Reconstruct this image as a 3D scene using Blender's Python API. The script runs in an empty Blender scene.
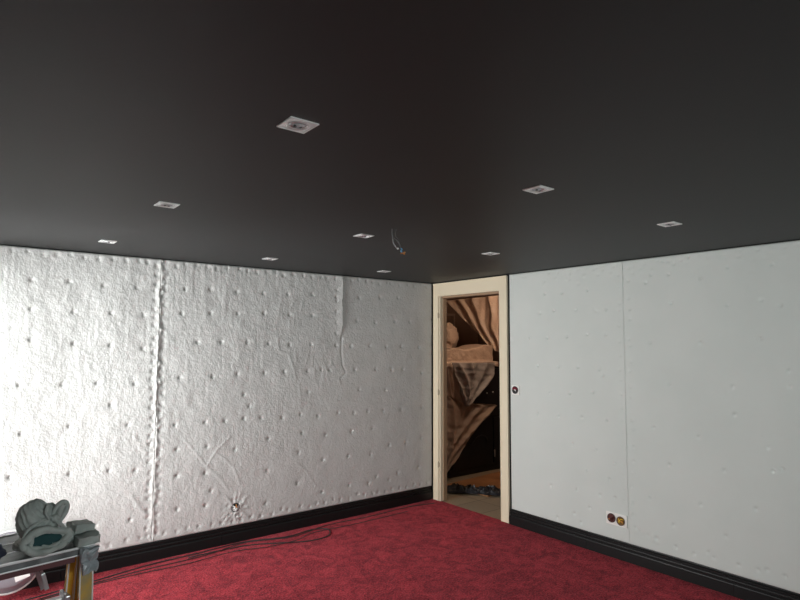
import bpy, bmesh, math, random
import numpy as np
from mathutils import Vector, Matrix, noise
random.seed(7)
SC = bpy.context.scene
COL = SC.collection
PI = math.pi

# ------------------------------------------------------------------ camera
FPX = 572.127
cam = bpy.data.cameras.new('camera')
cam.sensor_width = 36.0
cam.lens = FPX / 800.0 * 36.0
cam.clip_start = 0.02
cam_o = bpy.data.objects.new('camera', cam)
COL.objects.link(cam_o)
PITCH, ROLL, YAW = 0.0758, 0.0037, 0.9015
CP = Vector((-3.9699, -4.4714, 1.5717))
Fv = Vector((math.cos(PITCH)*math.cos(YAW), math.cos(PITCH)*math.sin(YAW), math.sin(PITCH)))
Rv = Vector((math.sin(YAW), -math.cos(YAW), 0))
Uv = Rv.cross(Fv)
R2 = Rv*math.cos(ROLL) + Uv*math.sin(ROLL)
U2 = R2.cross(Fv)
m = Matrix.Identity(4)
for i in range(3):
    m[i][0] = R2[i]; m[i][1] = U2[i]; m[i][2] = -Fv[i]; m[i][3] = CP[i]
cam_o.matrix_world = m
SC.camera = cam_o

# ------------------------------------------------------------------ world, lights, exposure
SC.view_settings.view_transform = 'Standard'
SC.view_settings.look = 'None'
SC.view_settings.gamma = 1.0
SC.view_settings.exposure = 0.08
w = bpy.data.worlds.new('sky'); SC.world = w; w.use_nodes = True
bg = w.node_tree.nodes['Background']
bg.inputs['Color'].default_value = (0.80, 0.90, 1.0, 1)
bg.inputs['Strength'].default_value = 2.0

def area(name, loc, rot, sx, sy, power, col):
    l = bpy.data.lights.new(name, 'AREA'); l.shape = 'RECTANGLE'
    l.size = sx; l.size_y = sy; l.energy = power; l.color = col
    o = bpy.data.objects.new(name, l); COL.objects.link(o)
    o.location = loc; o.rotation_euler = rot
    return o
# daylight that comes in through the glazed terrace door (outside the pane, pointing +x)
WY0, WY1, WZ0, WZ1 = -1.05, -0.10, 0.10, 2.14
area('daylight_terrace', (-4.28, (WY0+WY1)/2, (WZ0+WZ1)/2), (0, -PI/2, 0), WZ1-WZ0, WY1-WY0, 122, (1.0, 1.0, 0.97))
# fill light through an added, unseen second window behind the camera
area('fill_back', (-2.2, -6.42, 1.45), (PI/2, 0, 0), 1.3, 1.0, 50, (0.90, 1.0, 0.96))

# ------------------------------------------------------------------ helpers
def tag(o, label=None, cat=None, group=None, kind=None):
    if label: o['label'] = label
    if cat: o['category'] = cat
    if group: o['group'] = group
    if kind: o['kind'] = kind
    return o
def obj(name, bm, mat, parent=None, smooth=False):
    me = bpy.data.meshes.new(name)
    bm.normal_update(); bm.to_mesh(me); bm.free()
    if mat: me.materials.append(mat)
    if smooth:
        for p in me.polygons: p.use_smooth = True
    o = bpy.data.objects.new(name, me); COL.objects.link(o)
    if parent: o.parent = parent
    return o
def struct(name, bm, mat, parent=None, smooth=False):
    o = obj(name, bm, mat, parent, smooth)
    if not parent: o['kind'] = 'structure'
    return o
def empty(name, loc, label=None, cat=None, group=None, rz=0.0, kind=None):
    o = bpy.data.objects.new(name, None); COL.objects.link(o)
    o.location = loc; o.rotation_euler = (0, 0, rz)
    o.empty_display_size = 0.05
    return tag(o, label, cat, group, kind)
def add_box(bm, x0, x1, y0, y1, z0, z1, bevel=0.0):
    b2 = bmesh.new()
    vs = [b2.verts.new((x, y, z)) for x in (x0, x1) for y in (y0, y1) for z in (z0, z1)]
    for f in ((0,1,3,2),(4,6,7,5),(0,4,5,1),(2,3,7,6),(0,2,6,4),(1,5,7,3)):
        b2.faces.new([vs[i] for i in f])
    bmesh.ops.recalc_face_normals(b2, faces=b2.faces)
    if bevel > 0:
        bmesh.ops.bevel(b2, geom=b2.edges[:], offset=bevel, segments=2, affect='EDGES', profile=0.6)
    merge(bm, b2)
def merge(bm, b2, mat=None):
    if mat is not None: bmesh.ops.transform(b2, matrix=mat, verts=b2.verts)
    me = bpy.data.meshes.new('tmp'); b2.to_mesh(me); b2.free()
    bm.from_mesh(me); bpy.data.meshes.remove(me)
def box(x0, x1, y0, y1, z0, z1, bevel=0.0):
    bm = bmesh.new(); add_box(bm, x0, x1, y0, y1, z0, z1, bevel); return bm
def add_beam(bm, a, b, wx, wy, bevel=0.0, up=Vector((0, 1, 0))):
    """a rectangular bar from a to b; wx along side, wy along up-ish"""
    a = Vector(a); b = Vector(b); d = b-a; L = d.length; d.normalize()
    s = d.cross(up)
    if s.length < 1e-4: s = d.cross(Vector((0, 0, 1)))
    s.normalize(); u = s.cross(d)
    b2 = bmesh.new(); add_box(b2, -wx/2, wx/2, -wy/2, wy/2, 0, L, bevel)
    M = Matrix.Identity(4)
    for i in range(3):
        M[i][0] = s[i]; M[i][1] = u[i]; M[i][2] = d[i]; M[i][3] = a[i]
    merge(bm, b2, M)
def add_tube(bm, pts, r, seg=8, closed=False):
    pts = [Vector(p) for p in pts]; n = len(pts); rings = []
    rr = r if isinstance(r, (list, tuple)) else [r]*n
    prev = None
    for i in range(n):
        if closed: t = (pts[(i+1) % n]-pts[i-1])
        else: t = pts[min(i+1, n-1)]-pts[max(i-1, 0)]
        t.normalize()
        if prev is None:
            s = t.cross(Vector((0, 0, 1)))
            if s.length < 1e-3: s = t.cross(Vector((1, 0, 0)))
        else:
            s = prev - t*prev.dot(t)
        s.normalize(); prev = s; u = t.cross(s)
        rings.append([bm.verts.new(pts[i]+(s*math.cos(2*PI*k/seg)+u*math.sin(2*PI*k/seg))*rr[i]) for k in range(seg)])
    for i in range(n if closed else n-1):
        A, B = rings[i], rings[(i+1) % n]
        for k in range(seg):
            bm.faces.new((A[k], A[(k+1) % seg], B[(k+1) % seg], B[k]))
    if not closed:
        bm.faces.new(rings[0][::-1]); bm.faces.new(rings[-1])
    bmesh.ops.recalc_face_normals(bm, faces=bm.faces)
def spline(pts, n=8):
    pts = [Vector(p) for p in pts]; out = []
    P = [pts[0]]+pts+[pts[-1]]
    for i in range(1, len(P)-2):
        for k in range(n):
            t = k/n; a, b, c, d = P[i-1], P[i], P[i+1], P[i+2]
            out.append(0.5*((2*b)+(c-a)*t+(2*a-5*b+4*c-d)*t*t+(3*b-a-3*c+d)*t**3))
    out.append(pts[-1]); return out
def add_lathe(bm, prof, seg=32, M=None):
    b2 = bmesh.new(); rings = []
    for r, z in prof:
        if r < 1e-6: rings.append([b2.verts.new((0, 0, z))])
        else: rings.append([b2.verts.new((r*math.cos(2*PI*k/seg), r*math.sin(2*PI*k/seg), z)) for k in range(seg)])
    for A, B in zip(rings, rings[1:]):
        for k in range(seg):
            a = [A[k % len(A)], A[(k+1) % len(A)], B[(k+1) % len(B)], B[k % len(B)]]
            a = list(dict.fromkeys(a))
            if len(a) >= 3: b2.faces.new(a)
    bmesh.ops.recalc_face_normals(b2, faces=b2.faces)
    merge(bm, b2, M)
def add_lump(bm, c, rad, amp=0.1, freq=2.0, seed=0.0, sub=4, ridge=0.0, rot=None, flat=None):
    b2 = bmesh.new(); bmesh.ops.create_icosphere(b2, subdivisions=sub, radius=1.0)
    for v in b2.verts:
        p = v.co.copy(); q = p*freq+Vector((seed, seed*1.7, -seed))
        n = noise.noise(q)*amp + noise.noise(q*2.3)*amp*0.5
        if ridge: n -= abs(noise.noise(q*1.6+Vector((5, 2, 1))))*ridge
        p = p*(1+n)
        if flat is not None and p.z < flat: p.z = flat
        v.co = Vector((p.x*rad[0], p.y*rad[1], p.z*rad[2]))
    M = Matrix.Translation(c)
    if rot: M = M @ rot.to_4x4() if isinstance(rot, Matrix) else M @ Matrix.Rotation(rot[0], 4, 'X') @ Matrix.Rotation(rot[1], 4, 'Y') @ Matrix.Rotation(rot[2], 4, 'Z')
    merge(bm, b2, M)

# ------------------------------------------------------------------ materials
def mat(name, col, rough=0.5, metal=0.0, spec=0.5, sheen=0.0):
    m = bpy.data.materials.new(name); m.use_nodes = True
    b = m.node_tree.nodes['Principled BSDF']
    b.inputs['Base Color'].default_value = (*col, 1); b.inputs['Roughness'].default_value = rough
    b.inputs['Metallic'].default_value = metal; b.inputs['Specular IOR Level'].default_value = spec
    b.inputs['Sheen Weight'].default_value = sheen
    return m
def nd(m, t, **kw):
    n = m.node_tree.nodes.new(t)
    for k, v in kw.items():
        if k in n.inputs: n.inputs[k].default_value = v
        else: setattr(n, k, v)
    return n
def lk(m, a, b): m.node_tree.links.new(a, b)
def coords(m, scale=(1, 1, 1)):
    tc = nd(m, 'ShaderNodeTexCoord'); mp = nd(m, 'ShaderNodeMapping'); mp.inputs['Scale'].default_value = scale
    lk(m, tc.outputs['Object'], mp.inputs['Vector']); return mp.outputs['Vector']
def noise_color(m, c1, c2, scale, detail=4, vec=None, lo=0.35, hi=0.65):
    v = vec or coords(m)
    n = nd(m, 'ShaderNodeTexNoise', Scale=scale, Detail=detail); lk(m, v, n.inputs['Vector'])
    r = nd(m, 'ShaderNodeValToRGB'); r.color_ramp.elements[0].position = lo; r.color_ramp.elements[1].position = hi
    r.color_ramp.elements[0].color = (*c1, 1); r.color_ramp.elements[1].color = (*c2, 1)
    lk(m, n.outputs['Fac'], r.inputs['Fac'])
    lk(m, r.outputs['Color'], m.node_tree.nodes['Principled BSDF'].inputs['Base Color'])
    return r
def bump(m, layers, dist=0.01):
    """layers: (scale, strength, detail, vecscale)"""
    b = m.node_tree.nodes['Principled BSDF']; last = None
    for sc, st, det, vs in layers:
        n = nd(m, 'ShaderNodeTexNoise', Scale=sc, Detail=det); lk(m, coords(m, vs), n.inputs['Vector'])
        k = nd(m, 'ShaderNodeBump', Strength=st, Distance=dist)
        lk(m, n.outputs['Fac'], k.inputs['Height'])
        if last: lk(m, last, k.inputs['Normal'])
        last = k.outputs['Normal']
    lk(m, last, b.inputs['Normal'])

M_ceil = mat('black_ceiling_paint', (0.013, 0.0135, 0.014), 0.58, spec=0.48)
M_ceil.node_tree.nodes['Principled BSDF'].inputs['Sheen Roughness'].default_value = 0.3
bump(M_ceil, [(60, 0.06, 3, (1, 1, 1))], 0.002)
M_black = mat('black_backing', (0.006, 0.006, 0.006), 0.9)
M_white = mat('white_room_wall', (0.62, 0.62, 0.60), 0.9)
M_base = mat('black_satin_wood', (0.006, 0.0065, 0.007), 0.42, spec=0.35)
bump(M_base, [(30, 0.08, 3, (1, 1, 8))], 0.002)
M_fleL = mat('white_fleece', (0.71, 0.70, 0.69), 0.95, spec=0.1, sheen=0.1)
noise_color(M_fleL, (0.60, 0.605, 0.595), (0.645, 0.65, 0.64), 6)
bump(M_fleL, [(38, 0.40, 6, (1, 1, 1)), (90, 0.5, 4, (1, 1, 0.8))], 0.007)
M_fleR = mat('cool_white_fleece', (0.62, 0.66, 0.65), 0.92, spec=0.15)
noise_color(M_fleR, (0.67, 0.71, 0.685), (0.70, 0.735, 0.71), 2.5)
bump(M_fleR, [(45, 0.05, 4, (1, 1, 1))], 0.004)
M_carpet = mat('red_plush_carpet', (0.2, 0.02, 0.03), 1.0, spec=0.05, sheen=0.25)
M_carpet.node_tree.nodes['Principled BSDF'].inputs['Sheen Tint'].default_value = (1.0, 0.35, 0.4, 1)
M_carpet.node_tree.nodes['Principled BSDF'].inputs['Sheen Roughness'].default_value = 0.4
_v = coords(M_carpet)
_n1 = nd(M_carpet, 'ShaderNodeTexNoise', Scale=9, Detail=8, Roughness=0.7, Distortion=1.2)
_n2 = nd(M_carpet, 'ShaderNodeTexNoise', Scale=90, Detail=3)
_mx = nd(M_carpet, 'ShaderNodeMath', operation='ADD'); _ml = nd(M_carpet, 'ShaderNodeMath', operation='MULTIPLY'); _ml.inputs[1].default_value = 0.5
_m2 = nd(M_carpet, 'ShaderNodeMath', operation='MULTIPLY'); _m2.inputs[1].default_value = 0.5
lk(M_carpet, _v, _n1.inputs['Vector']); lk(M_carpet, _v, _n2.inputs['Vector'])
lk(M_carpet, _n1.outputs['Fac'], _ml.inputs[0]); lk(M_carpet, _n2.outputs['Fac'], _m2.inputs[0])
lk(M_carpet, _ml.outputs[0], _mx.inputs[0]); lk(M_carpet, _m2.outputs[0], _mx.inputs[1])
_r = nd(M_carpet, 'ShaderNodeValToRGB'); _r.color_ramp.elements[0].position = 0.42; _r.color_ramp.elements[1].position = 0.60  # mottling puts the shading of the pile direction into the colour
_r.color_ramp.elements[0].color = (0.12, 0.006, 0.013, 1); _r.color_ramp.elements[1].color = (0.52, 0.046, 0.062, 1)
lk(M_carpet, _mx.outputs[0], _r.inputs['Fac']); lk(M_carpet, _r.outputs['Color'], M_carpet.node_tree.nodes['Principled BSDF'].inputs['Base Color'])
bump(M_carpet, [(9, 0.6, 8, (1, 1, 1)), (75, 0.9, 5, (1, 1, 1))], 0.02)
M_cream = mat('cream_door_paint', (0.84, 0.74, 0.56), 0.45)
M_hinge = mat('worn_cream_hinge', (0.45, 0.38, 0.27), 0.4)
M_jamb = mat('shaded_brown_jamb', (0.36, 0.24, 0.15), 0.6)  # wood brown with the opening's shade and warm light put into the colour
M_alu = mat('brushed_aluminium', (0.78, 0.78, 0.79), 0.38, metal=0.6)
M_trim = mat('satin_nickel_trim', (0.93, 0.94, 0.94), 0.28, metal=0.6)
M_steel = mat('zinc_steel', (0.6, 0.6, 0.62), 0.35, metal=0.9)
M_chrome = mat('lamp_reflector', (0.62, 0.64, 0.66), 0.22, metal=0.45)
M_dark = mat('dark_plastic', (0.02, 0.02, 0.022), 0.5)
M_deck = mat('dark_deck_board', (0.13, 0.14, 0.15), 0.45)
noise_color(M_deck, (0.09, 0.1, 0.105), (0.22, 0.23, 0.24), 14)
M_deckside = mat('red_reflection_side', (0.13, 0.045, 0.05), 0.4)  # red reflected on the dark side is put into the colour
M_yellow = mat('ochre_yellow_rail', (0.80, 0.42, 0.045), 0.5)
M_olive = mat('shaded_olive_rail', (0.36, 0.27, 0.07), 0.5)  # shade on a yellow leg, put into the colour as mottled olive
noise_color(M_olive, (0.58, 0.36, 0.06), (0.30, 0.28, 0.18), 18)
M_cloth = mat('grey_green_canvas', (0.3, 0.33, 0.32), 0.9, spec=0.2)
noise_color(M_cloth, (0.36, 0.395, 0.38), (0.47, 0.51, 0.49), 20)
bump(M_cloth, [(400, 0.25, 2, (1, 1, 1)), (45, 0.5, 3, (1, 1, 1))], 0.003)
M_teal = mat('dark_teal_lining', (0.012, 0.06, 0.065), 0.8)
M_navy = mat('navy_cloth', (0.03, 0.035, 0.06), 0.85)
M_film = mat('crumpled_grey_film', (0.36, 0.40, 0.43), 0.3, spec=0.6)
M_tub = mat('grey_plastic_tub', (0.27, 0.26, 0.29), 0.5)
M_label = mat('white_label', (0.85, 0.83, 0.82), 0.6)
M_socket = mat('white_socket_plate', (0.92, 0.90, 0.87), 0.4)
M_boxred = mat('dark_red_box', (0.09, 0.014, 0.012), 0.5)
M_boxyel = mat('amber_box', (0.20, 0.09, 0.012), 0.5)
M_copper = mat('copper', (0.75, 0.35, 0.14), 0.35, metal=0.8)
M_blue = mat('blue_insulation', (0.12, 0.33, 0.55), 0.4)
M_wgrey = mat('grey_insulation', (0.12, 0.12, 0.12), 0.5)
M_wwhite = mat('white_insulation', (0.8, 0.8, 0.78), 0.4)
M_orange = mat('orange_insulation', (0.7, 0.28, 0.05), 0.4)
M_cable = mat('dark_cable', (0.03, 0.028, 0.03), 0.45)
M_tile = mat('beige_tile', (0.32, 0.27, 0.2), 0.5)
M_hall = mat('brown_hall_wall', (0.17, 0.095, 0.062), 0.85)
M_hallceil = mat('hall_ceiling', (0.5, 0.42, 0.34), 0.9)
M_wood = mat('orange_brown_wood', (0.42, 0.20, 0.085), 0.5)
noise_color(M_wood, (0.33, 0.15, 0.06), (0.5, 0.25, 0.11), 4)
M_gloss = mat('black_gloss_cabinet', (0.006, 0.007, 0.009), 0.35, spec=0.4)
M_tarp = mat('black_crumpled_sheet', (0.018, 0.018, 0.022), 0.35)
M_pvc = mat('white_window_frame', (0.8, 0.8, 0.8), 0.4)
M_terr = mat('terrace_stone', (0.45, 0.44, 0.42), 0.9)
def film_mat(name, col, alpha):
    m = mat(name, col, 0.45, spec=0.4)
    b = m.node_tree.nodes['Principled BSDF']
    b.inputs['Alpha'].default_value = alpha
    bump(m, [(14, 0.5, 4, (1, 1, 1)), (50, 0.3, 3, (1, 1, 1))], 0.02)
    return m
M_sheetA = film_mat('brown_tinted_dust_sheet', (0.52, 0.38, 0.29), 0.97)
M_sheetB = film_mat('thin_dust_sheet', (0.52, 0.40, 0.32), 0.72)
M_sheetC = film_mat('greyish_dust_sheet', (0.40, 0.36, 0.34), 0.72)
def glass_mat():
    m = bpy.data.materials.new('window_glass'); m.use_nodes = True
    nt = m.node_tree; nt.nodes.remove(nt.nodes['Principled BSDF'])
    t = nt.nodes.new('ShaderNodeBsdfTransparent'); g = nt.nodes.new('ShaderNodeBsdfGlossy'); g.inputs['Roughness'].default_value = 0.02
    f = nt.nodes.new('ShaderNodeFresnel'); f.inputs['IOR'].default_value = 1.45
    x = nt.nodes.new('ShaderNodeMixShader')
    nt.links.new(f.outputs[0], x.inputs[0]); nt.links.new(t.outputs[0], x.inputs[1]); nt.links.new(g.outputs[0], x.inputs[2])
    nt.links.new(x.outputs[0], nt.nodes['Material Output'].inputs['Surface'])
    return m
M_glass = glass_mat()

# ------------------------------------------------------------------ room shell
H = 2.2
XW, YB = -4.17, -6.2
DL, DR, DT = -0.135, -0.935, 2.055           # door opening
struct('floor', box(XW, 0.0, YB, 0.0, -0.12, 0.0), M_carpet)
struct('ceiling', box(XW-0.2, 0.0, YB-0.2, 0.15, H, H+0.15), M_ceil)
struct('wall_left', box(XW-0.2, 0.0, 0.0, 0.15, -0.12, H), M_black)
bm = bmesh.new()
add_box(bm, 0.0, 0.06, YB, DR, -0.12, H+0.4)
add_box(bm, 0.0, 0.06, DL, 0.15, -0.12, H+0.4)
add_box(bm, 0.0, 0.06, DR, DL, DT, H+0.4)
struct('wall_right', bm, M_black)
bm = bmesh.new()     # outer wall with the terrace door opening
add_box(bm, XW-0.08, XW, YB, WY0, -0.12, H)
add_box(bm, XW-0.08, XW, WY1, 0.0, -0.12, H)
add_box(bm, XW-0.08, XW, WY0, WY1, WZ1, H)
add_box(bm, XW-0.08, XW, WY0, WY1, -0.12, WZ0)
struct('wall_outer', bm, M_white)
BW = (-2.9, -1.5, 0.9, 2.0)
bm = bmesh.new()
add_box(bm, XW, BW[0], YB-0.2, YB, -0.12, H); add_box(bm, BW[1], 0.06, YB-0.2, YB, -0.12, H)
add_box(bm, BW[0], BW[1], YB-0.2, YB, BW[3], H); add_box(bm, BW[0], BW[1], YB-0.2, YB, -0.12, BW[2])
struct('wall_back', bm, M_white)
def window_x(name, y0, y1, z0, z1):
    r = empty(name, (XW-0.04, y0, z0), kind='structure')
    b = bmesh.new(); t = 0.06
    w_, h_ = y1-y0, z1-z0
    for a in ((0, w_, 0, t), (0, w_, h_-t, h_), (0, t, t, h_-t), (w_-t, w_, t, h_-t), (w_/2-t/2, w_/2+t/2, t, h_-t)):
        add_box(b, -0.03, 0.03, a[0], a[1], a[2], a[3])
    obj('window_frame', b, M_pvc, r)
    obj('pane', box(-0.004, 0.004, t, w_/2-t/2, t, h_-t), M_glass, r)
    obj('pane', box(-0.004, 0.004, w_/2+t/2, w_-t, t, h_-t), M_glass, r)
    return r
window_x('window_1', WY0, WY1, WZ0, WZ1)
r = empty('added_window_2', (BW[0], YB-0.1, BW[2]), kind='structure')  # unseen window, added for the fill light from behind
b = bmesh.new(); t = 0.06; w_, h_ = BW[1]-BW[0], BW[3]-BW[2]
for a in ((0, w_, 0, t), (0, w_, h_-t, h_), (0, t, t, h_-t), (w_-t, w_, t, h_-t)):
    add_box(b, a[0], a[1], -0.03, 0.03, a[2], a[3])
obj('window_frame', b, M_pvc, r)
obj('pane', box(t, w_-t, -0.004, 0.004, t, h_-t), M_glass, r)

# ------------------------------------------------------------------ fleece sheets stapled to the walls (real relief)
CX = [Fv, R2, U2]
def ray_wall(px, py, axis, v):
    d = Fv + R2*((px-400)/FPX) - U2*((py-300)/FPX)
    t = (v-CP[axis])/d[axis]
    return CP+d*t
def lattice(nu, nv, su, sv, cell, rng, aniso=1.0):
    """smooth value noise on an nu x nv grid"""
    cu, cv = cell, cell*aniso
    gu, gv = int(su/cu)+3, int(sv/cv)+3
    g = rng.standard_normal((gu, gv))
    a = np.linspace(0, su/cu, nu); b_ = np.linspace(0, sv/cv, nv)
    ia = a.astype(int); ib = b_.astype(int); fa = a-ia; fb = b_-ib
    fa = fa*fa*(3-2*fa); fb = fb*fb*(3-2*fb)
    A = g[ia][:, ib]*(1-fa)[:, None]+g[ia+1][:, ib]*fa[:, None]
    B = g[ia][:, ib+1]*(1-fa)[:, None]+g[ia+1][:, ib+1]*fa[:, None]
    return A*(1-fb)[None, :]+B*fb[None, :]
def sheet(name, material, wall, u0, u1, z0, z1, step, hfun, thick=0.012, sides=(1, 1)):
    nu = int((u1-u0)/step)+1; nv = int((z1-z0)/step)+1
    u = np.linspace(u0, u1, nu); z = np.linspace(z0, z1, nv)
    Ug, Zg = np.meshgrid(u, z, indexing='ij')
    h = hfun(Ug, Zg)
    d = thick+h
    e = np.minimum(np.minimum((Ug-u0) if sides[0] else 9, (u1-Ug) if sides[1] else 9), np.minimum(Zg-z0, z1-Zg))
    d = np.maximum(d, 0.003)*np.clip(0.35+e/0.012, 0, 1)
    up = np.concatenate([[u0], u, [u1]]); zp = np.concatenate([[z0], z, [z1]])
    U2g, Z2g = np.meshgrid(up, zp, indexing='ij')
    D = np.zeros_like(U2g)+0.0005; D[1:-1, 1:-1] = d
    if wall == 'L': co = np.stack([U2g, -D, Z2g], -1)
    else: co = np.stack([-D, U2g, Z2g], -1)
    n1, n2 = U2g.shape
    idx = np.arange(n1*n2).reshape(n1, n2)
    q = np.stack([idx[:-1, :-1], idx[1:, :-1], idx[1:, 1:], idx[:-1, 1:]], -1).reshape(-1, 4)
    if wall == 'R': q = q[:, ::-1]
    me = bpy.data.meshes.new(name)
    me.vertices.add(n1*n2); me.vertices.foreach_set('co', co.astype(np.float32).ravel())
    me.loops.add(q.size); me.loops.foreach_set('vertex_index', q.astype(np.int32).ravel())
    me.polygons.add(len(q)); me.polygons.foreach_set('loop_start', np.arange(0, q.size, 4, dtype=np.int32))
    me.polygons.foreach_set('use_smooth', np.ones(len(q), dtype=bool))
    me.update(calc_edges=True); me.validate()
    me.materials.append(material)
    o = bpy.data.objects.new(name, me); COL.objects.link(o)
    return o
def gauss_add(h, U, Z, u, z, s, a, su=None):
    su = su or s
    m_ = (np.abs(U[:, 0]-u) < 4*su); n_ = (np.abs(Z[0, :]-z) < 4*s)
    if not m_.any() or not n_.any(): return
    i0, i1 = np.where(m_)[0][[0, -1]]; j0, j1 = np.where(n_)[0][[0, -1]]
    sl = (slice(i0, i1+1), slice(j0, j1+1))
    h[sl] += a*np.exp(-((U[sl]-u)**2/(2*su*su)+(Z[sl]-z)**2/(2*s*s)))
def crease(h, U, Z, pts, wdt, a):
    for (p, q) in zip(pts, pts[1:]):
        L = math.hypot(q[0]-p[0], q[1]-p[1]); n = max(2, int(L/(wdt*0.9)))
        for k in range(n):
            t = k/n; gauss_add(h, U, Z, p[0]+(q[0]-p[0])*t, p[1]+(q[1]-p[1])*t, wdt, a*0.24)
S = 6.6667
def px_list(groups):
    out = []
    for ox, oy, pts in groups:
        for x, y in pts:
            p = (ox+x/S, oy+y/S)
            if all(abs(p[0]-q[0])+abs(p[1]-q[1]) > 3.2 for q in out): out.append(p)
    return out
LEFT_PX = px_list([
 (0,240,[(210,265),(462,278),(690,305),(205,462),(490,480),(740,487)]),
 (0,320,[(203,132),(490,158),(735,170),(127,435),(415,430),(645,420),(735,565)]),
 (0,400,[(138,226),(462,174),(462,495),(725,470),(65,515)]),
 (90,460,[(268,397),(38,438),(580,325),(768,303)]),
 (100,250,[(245,252),(292,435),(568,260),(735,262),(545,422),(735,420)]),
 (100,320,[(285,190),(230,425),(650,148),(530,385),(750,377)]),
 (100,390,[(185,232),(235,535),(500,232),(700,215),(512,395),(712,375),(512,570),(700,553)]),
 (210,260,[(178,212),(355,222),(520,228),(680,228),(185,358),(360,355),(530,365),(682,370),(75,548),(247,550),(390,555),(530,565),(672,562)]),
 (210,340,[(18,240),(183,225),(362,217),(495,210),(650,205),(795,200),(225,362),(655,345),(97,537),(225,523),(340,517),(480,517),(603,495),(718,507),(262,440)]),
 (210,430,[(165,130),(388,55),(612,20),(770,30),(590,150),(750,198),(380,272),(580,355),(5,405),(745,412),(370,490)]),
 (320,270,[(108,180),(260,185),(400,185),(520,185),(245,338),(367,350),(498,345),(598,345),(105,500),(205,508),(330,505),(440,510),(540,508),(658,515)]),
 (320,350,[(65,132),(232,130),(370,127),(475,130),(552,128),(675,150),(260,262),(435,268),(120,415),(225,420),(318,407),(420,405),(540,398),(678,380),(37,562),(207,542),(348,520),(8,130)]),
 (320,420,[(462,165),(570,152),(672,118),(20,262),(187,237),(335,228),(375,375),(518,350),(655,315),(192,430),(322,420),(458,398),(15,480)])])
RIGHT_PX = px_list([
 (510,260,[(232,228),(345,220),(515,202),(292,338),(440,332),(640,332),(130,522),(250,522),(380,512),(515,497),(640,497),(200,355)]),
 (510,350,[(185,105),(328,112),(453,115),(597,132),(620,172),(262,285),(400,290),(555,282),(185,427),(328,438),(480,447),(650,470)]),
 (510,440,[(418,27),(575,65),(700,160),(512,205),(663,260),(275,305),(445,330),(600,368),(700,387),(430,490),(472,550),(530,450),(315,515)]),
 (620,235,[(535,290),(342,455),(718,470),(325,262),(172,318),(720,215),(356,190),(455,145),(205,268),(290,175)]),
 (620,320,[(202,153),(538,150),(330,430),(748,445)]),
 (620,400,[(222,183),(522,248),(330,432),(695,470),(765,98)]),
 (620,480,[(197,120),(537,163),(358,300),(707,375),(373,447),(490,493),(592,485),(625,520)]),
 (700,235,[(535,470),(410,435),(480,195)]),
 (700,320,[(403,125),(600,447),(592,340)]),
 (700,400,[(452,318),(230,98),(490,470),(547,460)]),
 (700,480,[(373,193),(257,569),(387,600),(447,600),(567,643)])])
LD = [ray_wall(x, y, 1, -0.012) for x, y in LEFT_PX]
RD = [ray_wall(x, y, 0, -0.012) for x, y in RIGHT_PX]
rng = np.random.default_rng(5)
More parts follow.
